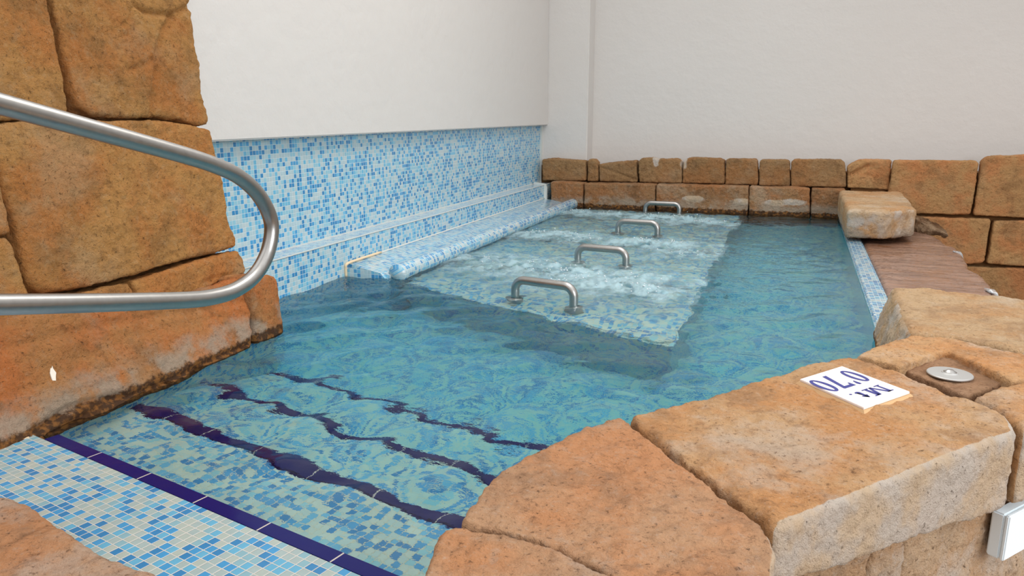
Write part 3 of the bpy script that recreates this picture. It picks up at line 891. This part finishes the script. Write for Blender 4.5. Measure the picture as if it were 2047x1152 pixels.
def glyph(bm, outer, inner=None, z=0.0006):
    def P(p): return bm.verts.new(loc(p[0], p[1], z))
    if inner is None:
        bm.faces.new([P(p) for p in outer])
    else:
        A = [P(p) for p in outer]; B = [P(p) for p in inner]
        n = len(A)
        for i in range(n):
            j = (i + 1) % n
            bm.faces.new((A[i], A[j], B[j], B[i]))


def shear(pts, x0, y0, sc, sh=0.22): return [(x0 + (x + sh * y) * sc, y0 + y * sc) for x, y in pts]


def tp(u, v): return ((u - 0.5) * W, (v - 0.5) * Hh)


def zero(bm, u, v0, v1, hw):
    vm, hv = (v0 + v1) / 2, (v1 - v0) / 2
    A = []; B = []
    for k in range(40):
        a = 2 * math.pi * k / 40
        y = hv * math.sin(a); A.append(tp(u + hw * math.cos(a) + 0.14 * y, vm + y))
        y = (hv - 0.042) * math.sin(a); B.append(tp(u + (hw - 0.068) * math.cos(a) + 0.14 * y, vm + y))
    glyph(bm, A, B)


def strokes(bm, pts): glyph(bm, [tp(u, v) for u, v in pts])


bm = bmesh.new()
zero(bm, 0.145, 0.12, 0.52, 0.115)
zero(bm, 0.845, 0.12, 0.52, 0.115)
strokes(bm, [(0.33, 0.41), (0.36, 0.42), (0.40, 0.49), (0.39, 0.53), (0.345, 0.53), (0.335, 0.49)])
strokes(bm, [(0.46, 0.52), (0.455, 0.42), (0.485, 0.42), (0.51, 0.465), (0.635, 0.465), (0.72, 0.52)])
strokes(bm, [(0.635, 0.47), (0.47, 0.12), (0.55, 0.12), (0.72, 0.515)])
for q in ([(0.21, 0.66), (0.33, 0.66), (0.33, 0.68), (0.21, 0.68)], [(0.24, 0.675), (0.28, 0.675), (0.31, 0.86), (0.26, 0.86)], [(0.22, 0.845), (0.34, 0.845), (0.34, 0.865), (0.22, 0.865)],
          [(0.29, 0.865), (0.345, 0.865), (0.445, 0.67), (0.40, 0.66)], [(0.40, 0.66), (0.445, 0.66), (0.555, 0.85), (0.50, 0.865)],
          [(0.50, 0.675), (0.56, 0.675), (0.585, 0.86), (0.525, 0.86)], [(0.47, 0.66), (0.60, 0.66), (0.60, 0.68), (0.47, 0.68)], [(0.52, 0.845), (0.63, 0.845), (0.63, 0.865), (0.52, 0.865)]):
    strokes(bm, q)
strokes(bm, [(0.67, 0.68), (0.70, 0.655), (0.75, 0.66), (0.775, 0.69), (0.755, 0.695), (0.73, 0.68), (0.718, 0.69), (0.735, 0.79), (0.70, 0.79)])
strokes(bm, [(0.665, 0.77), (0.785, 0.77), (0.785, 0.79), (0.70, 0.80), (0.735, 0.84), (0.715, 0.84)])
strokes(bm, [(0.82, 0.665), (0.835, 0.655), (0.86, 0.655), (0.872, 0.668), (0.86, 0.685), (0.835, 0.685)])
bmesh.ops.triangulate(bm, faces=bm.faces)
o = bm_obj('lettering', bm, plain('cobalt_blue_print', lin(34, 42, 128), 0.3)); own(o, mk); o['label'] = 'cobalt blue depth figures'

# ------------------------------------------------------------------ recessed steel disc
fx = [at(x, y, 0.205) for x, y in ((1812, 745), (1893, 719), (2006, 768), (1932, 794))]
fx = [p + Vector((0, 0, 0.012)) for p in fx]
fc = sum(fx, Vector()) / 4
fxr = empty('recessed_fitting', (fc.x, fc.y, 0.05))
tag(fxr, 'square recess with a round steel disc set in brown mortar in the coping', 'deck fitting')
M_brown = stone_mat('brown_recess_mortar', lin(184, 144, 110), lin(168, 126, 94), lin(200, 166, 136), lin(108, 76, 52), wear=False)
o = block('mortar_bed', None, [fc + (p - fc) * 1.14 for p in fx], (0, 0, 1), Vector((0, 0, -0.15)), M_brown, r=0.008, vox=0.006, amp=(0.004, 0.005, 0.002), parent=fxr)
o.parent = None; own(o, fxr)
pz = at(1899, 746, 0.224)
o = bm_obj('disc', lathe([(0.064, 0.0), (0.064, 0.003), (0.062, 0.005), (0.024, 0.0062), (0.022, 0.0085), (0.018, 0.0085), (0.012, 0.0062), (0.004, 0.0062)], 40), plain('dull_zinc', (0.52, 0.52, 0.51, 1), 0.42, 0.75)); o.location = (pz.x, pz.y, 0.219); own(o, fxr); disc = o
o = bm_obj('hub_bolt', lathe([(0.020, 0.0), (0.020, 0.003), (0.013, 0.006), (0.009, 0.010), (0.001, 0.011)], 20), M_steel, smooth=True); o.parent = disc; o.location = (0, 0, 0.0052)
# raised mortar rim pieces at the back of the recess
for (q0, q1, hgt) in (((1868, 731), (1905, 722), 0.010), ((1905, 722), (1950, 741), 0.012), ((1975, 755), (2000, 768), 0.016)):
    A = at(*q0, 0.21); B = at(*q1, 0.21)
    d = (B - A).normalized(); n_ = Vector((-d.y, d.x, 0))
    o = block('mortar_lump', None, [A - n_ * 0.012, B - n_ * 0.010, B + n_ * 0.012, A + n_ * 0.010], (0, 0, 1), Vector((0, 0, -0.02)), M_brown, r=0.004, vox=0.004, gap=0.0, amp=(0.004, 0.004, 0.002), parent=fxr)
    o.location.z += hgt * 0.6; own(o, fxr)

# ------------------------------------------------------------------ junction box
PB = LF + FN * 0.055
bx = [on(x, y, PB, FN) for x, y in ((2008, 1040), (1998, 1128))]
d = Vector((0.617, 0.787, 0))
base = (bx[0] + bx[1]) / 2
zt, zb_ = bx[0].z, bx[1].z
o0 = Vector((base.x, base.y, 0)) + Vector((0.617, 0.787, 0)) * 0.022
jb = empty('junction_box', o0 + d * 0.07 + Vector((0, 0, zb_)))
tag(jb, 'white plastic junction box fixed below the coping at the right edge', 'junction box')
M_pvc = plain('white_plastic', lin(226, 236, 242), 0.35)
bm = bmesh.new()
prism(bm, [o0 - FN * 0.012 + Vector((0, 0, zt)), o0 + d * 0.15 - FN * 0.012 + Vector((0, 0, zt)), o0 + d * 0.15 - FN * 0.012 + Vector((0, 0, zb_)), o0 - FN * 0.012 + Vector((0, 0, zb_))], -FN * 0.032)
bmesh.ops.bevel(bm, geom=list(bm.edges), offset=0.004, segments=2, affect='EDGES')
own(bm_obj('housing', bm, M_pvc), jb)
bm = bmesh.new()
prism(bm, [o0 + Vector((0, 0, zt)), o0 + d * 0.15 + Vector((0, 0, zt)), o0 + d * 0.15 + Vector((0, 0, zb_)), o0 + Vector((0, 0, zb_))], -FN * 0.011)
bmesh.ops.bevel(bm, geom=list(bm.edges), offset=0.003, segments=2, affect='EDGES')
lid = own(bm_obj('lid', bm, M_pvc), jb)
M_screw = plain('grey_screw', lin(128, 118, 108), 0.4, 0.6)
for (s, z) in ((0.014, zt - 0.014), (0.136, zt - 0.014), (0.014, zb_ + 0.014), (0.136, zb_ + 0.014)):
    o = bm_obj('screw', lathe([(0.0035, 0), (0.0035, 0.0015), (0.002, 0.002)], 14), M_screw)
    o.rotation_euler = FN.to_track_quat('Z', 'Y').to_euler(); o.location = o0 + d * s + Vector((0, 0, z)); own(o, jb); mi = o.matrix_parent_inverse.copy(); o.parent = lid; o.matrix_parent_inverse = mi

# ------------------------------------------------------------------ water
jets = [(-1.98, 4.85, .20, .8), (-1.62, 4.72, .22, .9), (-1.28, 4.62, .16, 1.0), (-1.02, 4.40, .20, 1.0), (-.78, 4.30, .16, .9), (-.92, 4.62, .22, .6), (-1.35, 4.35, .2, .5),
        (-2.0, 6.02, .16, .9), (-1.82, 6.12, .15, 1.0), (-1.55, 5.95, .18, .6), (-1.10, 5.92, .17, 1.0), (-.88, 5.92, .14, .9), (-.75, 5.6, .2, .5),
        (-2.1, 7.6, .16, .8), (-1.75, 7.5, .2, .8), (-1.25, 7.42, .2, 1.0), (-1.0, 7.45, .16, 1.0), (-.75, 7.3, .2, .7)]
poly = [(-2.25, 1.42), (-2.3, 2.9), (-2.64, 2.9), (-2.64, 8.2), (0.415, 8.2), (0.415, 2.85), (0.25, 2.58), (-0.35, 1.78), (-0.52, 1.40), (-0.56, 1.2), (-0.6, 1.0)]
PA = np.array(poly)


def inside(x, y):
    r = np.zeros(x.shape, bool)
    j = len(PA) - 1
    for i in range(len(PA)):
        xi, yi = PA[i]; xj, yj = PA[j]
        r ^= ((yi > y) != (yj > y)) & (x < (xj - xi) * (y - yi) / (yj - yi + 1e-12) + xi)
        j = i
    return r


st_ = 0.0125
gx = np.arange(-2.66, 0.43, st_); gy = np.arange(1.0, 8.22, st_)
X, Y = np.meshgrid(gx, gy, indexing='ij')
dist_n = (X - O2.x) * N2.x + (Y - O2.y) * N2.y
ins = inside(X, Y) & (dist_n > 0.02)
foam = np.zeros_like(X); turb = np.zeros_like(X)
for jx, jy, jr, js in jets:
    e = ((X - jx) ** 2 / (1.5 * jr) ** 2 + (Y - jy) ** 2 / (jr * 1.0) ** 2)
    foam = np.maximum(foam, js * np.exp(-e)); turb = np.maximum(turb, (0.4 + 0.6 * js) * np.exp(-e * 0.16))
Zw = np.zeros_like(X)
rng = np.random.default_rng(5)
calm = 1 - 0.5 * np.clip((Y - 3.6) / 1.5, 0, 1)
for i in range(26):
    lam = rng.uniform(0.10, 0.34); ang = rng.uniform(0, 2 * math.pi); ph = rng.uniform(0, 6.28)
    k = 2 * math.pi / lam
    Zw += 0.0022 * (lam / 0.25) ** 1.1 * np.sin(k * (X * math.cos(ang) + Y * math.sin(ang)) + ph + 1.2 * np.sin(2.1 * X + 1.7 * Y + i)) * 0.55
vi = -np.ones(X.shape, int)
cells = ins[:-1, :-1] & ins[1:, :-1] & ins[1:, 1:] & ins[:-1, 1:]
used = np.zeros(X.shape, bool)
for a, b in ((0, 0), (1, 0), (1, 1), (0, 1)):
    used[a:a + cells.shape[0], b:b + cells.shape[1]] |= cells
idx = np.argwhere(used)
vi[used] = np.arange(len(idx))
zz = np.zeros(len(idx)); fo = np.zeros(len(idx))
for q, (i, j) in enumerate(idx):
    x, y = X[i, j], Y[i, j]
    v = Vector((x, y, 0))
    z = Zw[i, j] * calm[i, j]
    z += 0.0035 * noise.noise(Vector((x * 6, y * 8, 3.3))) + 0.0016 * noise.fractal(Vector((x * 14, y * 20, 1.1)), 0.9, 2, 3)
    T = turb[i, j]; F = foam[i, j]
    if T > 0.02:
        z += T * 0.014 * noise.fractal(Vector((x * 16, y * 18, 9.1)), 0.8, 2.1, 3)
    if F > 0.02:
        n_ = noise.fractal(Vector((x * 14, y * 14, 5.7)), 0.7, 2.1, 4)
        z += F * (0.016 + 0.030 * max(0, n_)) + F * 0.012 * noise.noise(Vector((x * 48, y * 48, 2)))
        fo[q] = F * (0.45 + 0.9 * n_)
    if x < -0.45 and y > 3.6: fo[q] += 0.56 * T * max(0, 1 + 1.0 * noise.fractal(Vector((x * 7, y * 5, 4.2)), 0.8, 2.1, 4))
    e = min(1.0, max(0.0, (dist_n[i, j] - 0.02) / 0.25))
    z *= 0.25 + 0.75 * e
    e = min(1.0, max(0.15, (0.40 - x) / 0.3)); z *= e
    zz[q] = z
bm = bmesh.new()
vs = [bm.verts.new((X[i, j], Y[i, j], zz[q])) for q, (i, j) in enumerate(idx)]
for i, j in np.argwhere(cells):
    bm.faces.new((vs[vi[i, j]], vs[vi[i + 1, j]], vs[vi[i + 1, j + 1]], vs[vi[i, j + 1]]))
nb = len(vs)
be = [e for e in bm.edges if len(e.link_faces) == 1]
ret = bmesh.ops.extrude_edge_only(bm, edges=be)
low = [g for g in ret['geom'] if isinstance(g, bmesh.types.BMVert)]
for v in low: v.co.z = -0.78
le = [g for g in ret['geom'] if isinstance(g, bmesh.types.BMEdge)]
bmesh.ops.holes_fill(bm, edges=[e for e in bm.edges if len(e.link_faces) == 1], sides=0)


def water_mat():
    t = NT('pool_water')
    pos = t.n('ShaderNodeNewGeometry').outputs['Position']
    h = t.noise(t.vmath('MULTIPLY', pos, (22, 30, 1)), 1.0, 3)
    nrm = t.bump(h, 0.25, 0.006)
    tb = t.n('ShaderNodeAttribute', attribute_name='turb').outputs['Fac']
    rf = t.n('ShaderNodeBsdfRefraction', IOR=1.333, Roughness=t.math('MULTIPLY', tb, 0.32), Normal=nrm)
    rf.inputs['Color'].default_value = (1, 1, 1, 1)
    gs = t.n('ShaderNodeBsdfGlossy', Roughness=0.02, Normal=nrm)
    gs.inputs['Color'].default_value = (1, 1, 1, 1)
    fr = t.n('ShaderNodeFresnel', IOR=1.333, Normal=nrm)
    gl = t.n('ShaderNodeMixShader'); t.set(gl.inputs[0], t.math('MULTIPLY', fr.outputs[0], 0.75)); t.set(gl.inputs[1], rf.outputs[0]); t.set(gl.inputs[2], gs.outputs[0])
    df = t.principled(Base_Color=(0.37, 0.53, 0.585, 1), Roughness=0.4, Normal=nrm)
    f = t.n('ShaderNodeAttribute', attribute_name='foam').outputs['Fac']
    fn = t.noise(t.vmath('MULTIPLY', pos, (38, 38, 38)), 1.0, 5, 0.7)
    k = t.math('MULTIPLY', t.smooth(t.math('ADD', f, t.math('MULTIPLY', t.math('SUBTRACT', fn, 0.5), 0.9)), 0.10, 1.1), 0.7)
    mx = t.n('ShaderNodeMixShader'); t.set(mx.inputs[0], k); t.set(mx.inputs[1], gl.outputs[0]); t.set(mx.inputs[2], df.outputs[0])
    va = t.n('ShaderNodeVolumeAbsorption', Density=0.78)
    va.inputs['Color'].default_value = (0.12, 0.82, 0.92, 1)
    return t.finish(mx, va)


o = bm_obj('pool_water', bm, water_mat(), smooth=True)
at_ = o.data.attributes.new('foam', 'FLOAT', 'POINT')
a2_ = o.data.attributes.new('turb', 'FLOAT', 'POINT')
v2_ = np.zeros(len(o.data.vertices), np.float32); v2_[:nb] = [max(turb[i, j], 0.6 if Y[i, j] > 3.55 + (-0.49 - X[i, j]) * 0.42 else 0.0) * min(1, max(0, (-0.42 - X[i, j]) / 0.12)) for i, j in idx]
a2_.data.foreach_set('value', v2_)
at_ = o.data.attributes['foam']
vals = np.zeros(len(o.data.vertices), np.float32); vals[:nb] = np.clip(fo, 0, 2)
at_.data.foreach_set('value', vals)
nz_ = [abs(p.normal.z) > 0.3 and p.area < 0.01 for p in o.data.polygons]
o.data.polygons.foreach_set('use_smooth', nz_)
tag(o, 'clear rippling turquoise water filling the pool, frothing over the loungers', 'water', kind='stuff')

# droplets thrown up by the jets
bm = bmesh.new()
for jx, jy, jr, js in jets:
    for k in range(int(26 * js)):
        a = random.uniform(0, 6.28); rr = jr * random.uniform(0, 0.8)
        x = jx + 1.3 * rr * math.cos(a); y = jy + rr * math.sin(a)
        if x < -2.18: continue
        z = 0.012 + abs(random.gauss(0, 0.022)) * js
        bmesh.ops.create_icosphere(bm, subdivisions=1, radius=random.uniform(0.002, 0.006), matrix=Matrix.Translation((x, y, z)))
t = NT('foam_droplets')
o = bm_obj('foam_droplets', bm, t.finish(t.principled(Base_Color=(0.82, 0.87, 0.9, 1), Roughness=0.2, Transmission_Weight=0.3, IOR=1.33)), smooth=True)
tag(o, 'white droplets and froth thrown up by the water jets', 'foam', kind='stuff')

# ------------------------------------------------------------------ light
w = bpy.data.worlds.new('world'); S.world = w; w.use_nodes = True
nt = w.node_tree; nt.nodes.clear()
out = nt.nodes.new('ShaderNodeOutputWorld'); bg = nt.nodes.new('ShaderNodeBackground')
tc = nt.nodes.new('ShaderNodeTexCoord'); sp = nt.nodes.new('ShaderNodeSeparateXYZ'); rm = nt.nodes.new('ShaderNodeValToRGB')
nt.links.new(tc.outputs['Generated'], sp.inputs[0]); nt.links.new(sp.outputs[2], rm.inputs[0])
e = rm.color_ramp.elements
e[0].position = 0.0; e[0].color = (0.30, 0.27, 0.24, 1)
e[1].position = 0.9; e[1].color = (1.5, 1.48, 1.46, 1)
nt.links.new(rm.outputs[0], bg.inputs[0]); bg.inputs[1].default_value = 1.1
nt.links.new(bg.outputs[0], out.inputs[0])


def area(name, loc_, target, size, sizey, power, col):
    l = bpy.data.lights.new(name, 'AREA'); l.shape = 'RECTANGLE'; l.size = size; l.size_y = sizey; l.energy = power; l.color = col
    o = bpy.data.objects.new(name, l); C.objects.link(o)
    o.location = loc_
    o.rotation_euler = (Vector(target) - Vector(loc_)).to_track_quat('-Z', 'Y').to_euler()
    return o


area('window_light', (3.9, -0.2, 2.1), (-0.5, 4.2, 0.2), 3.0, 2.2, 210, (0.93, 0.97, 1.0))
area('overhead_fill', (-0.6, 4.2, 3.9), (-0.6, 4.2, 0), 1.6, 3.5, 80, (1.0, 0.95, 0.88))  # added unseen overhead fill that brightens the submerged tiles

S.view_settings.view_transform = 'Standard'
S.view_settings.look = 'None'
S.view_settings.exposure = -0.07
S.view_settings.gamma = 1.0
S.view_settings.use_curve_mapping = False
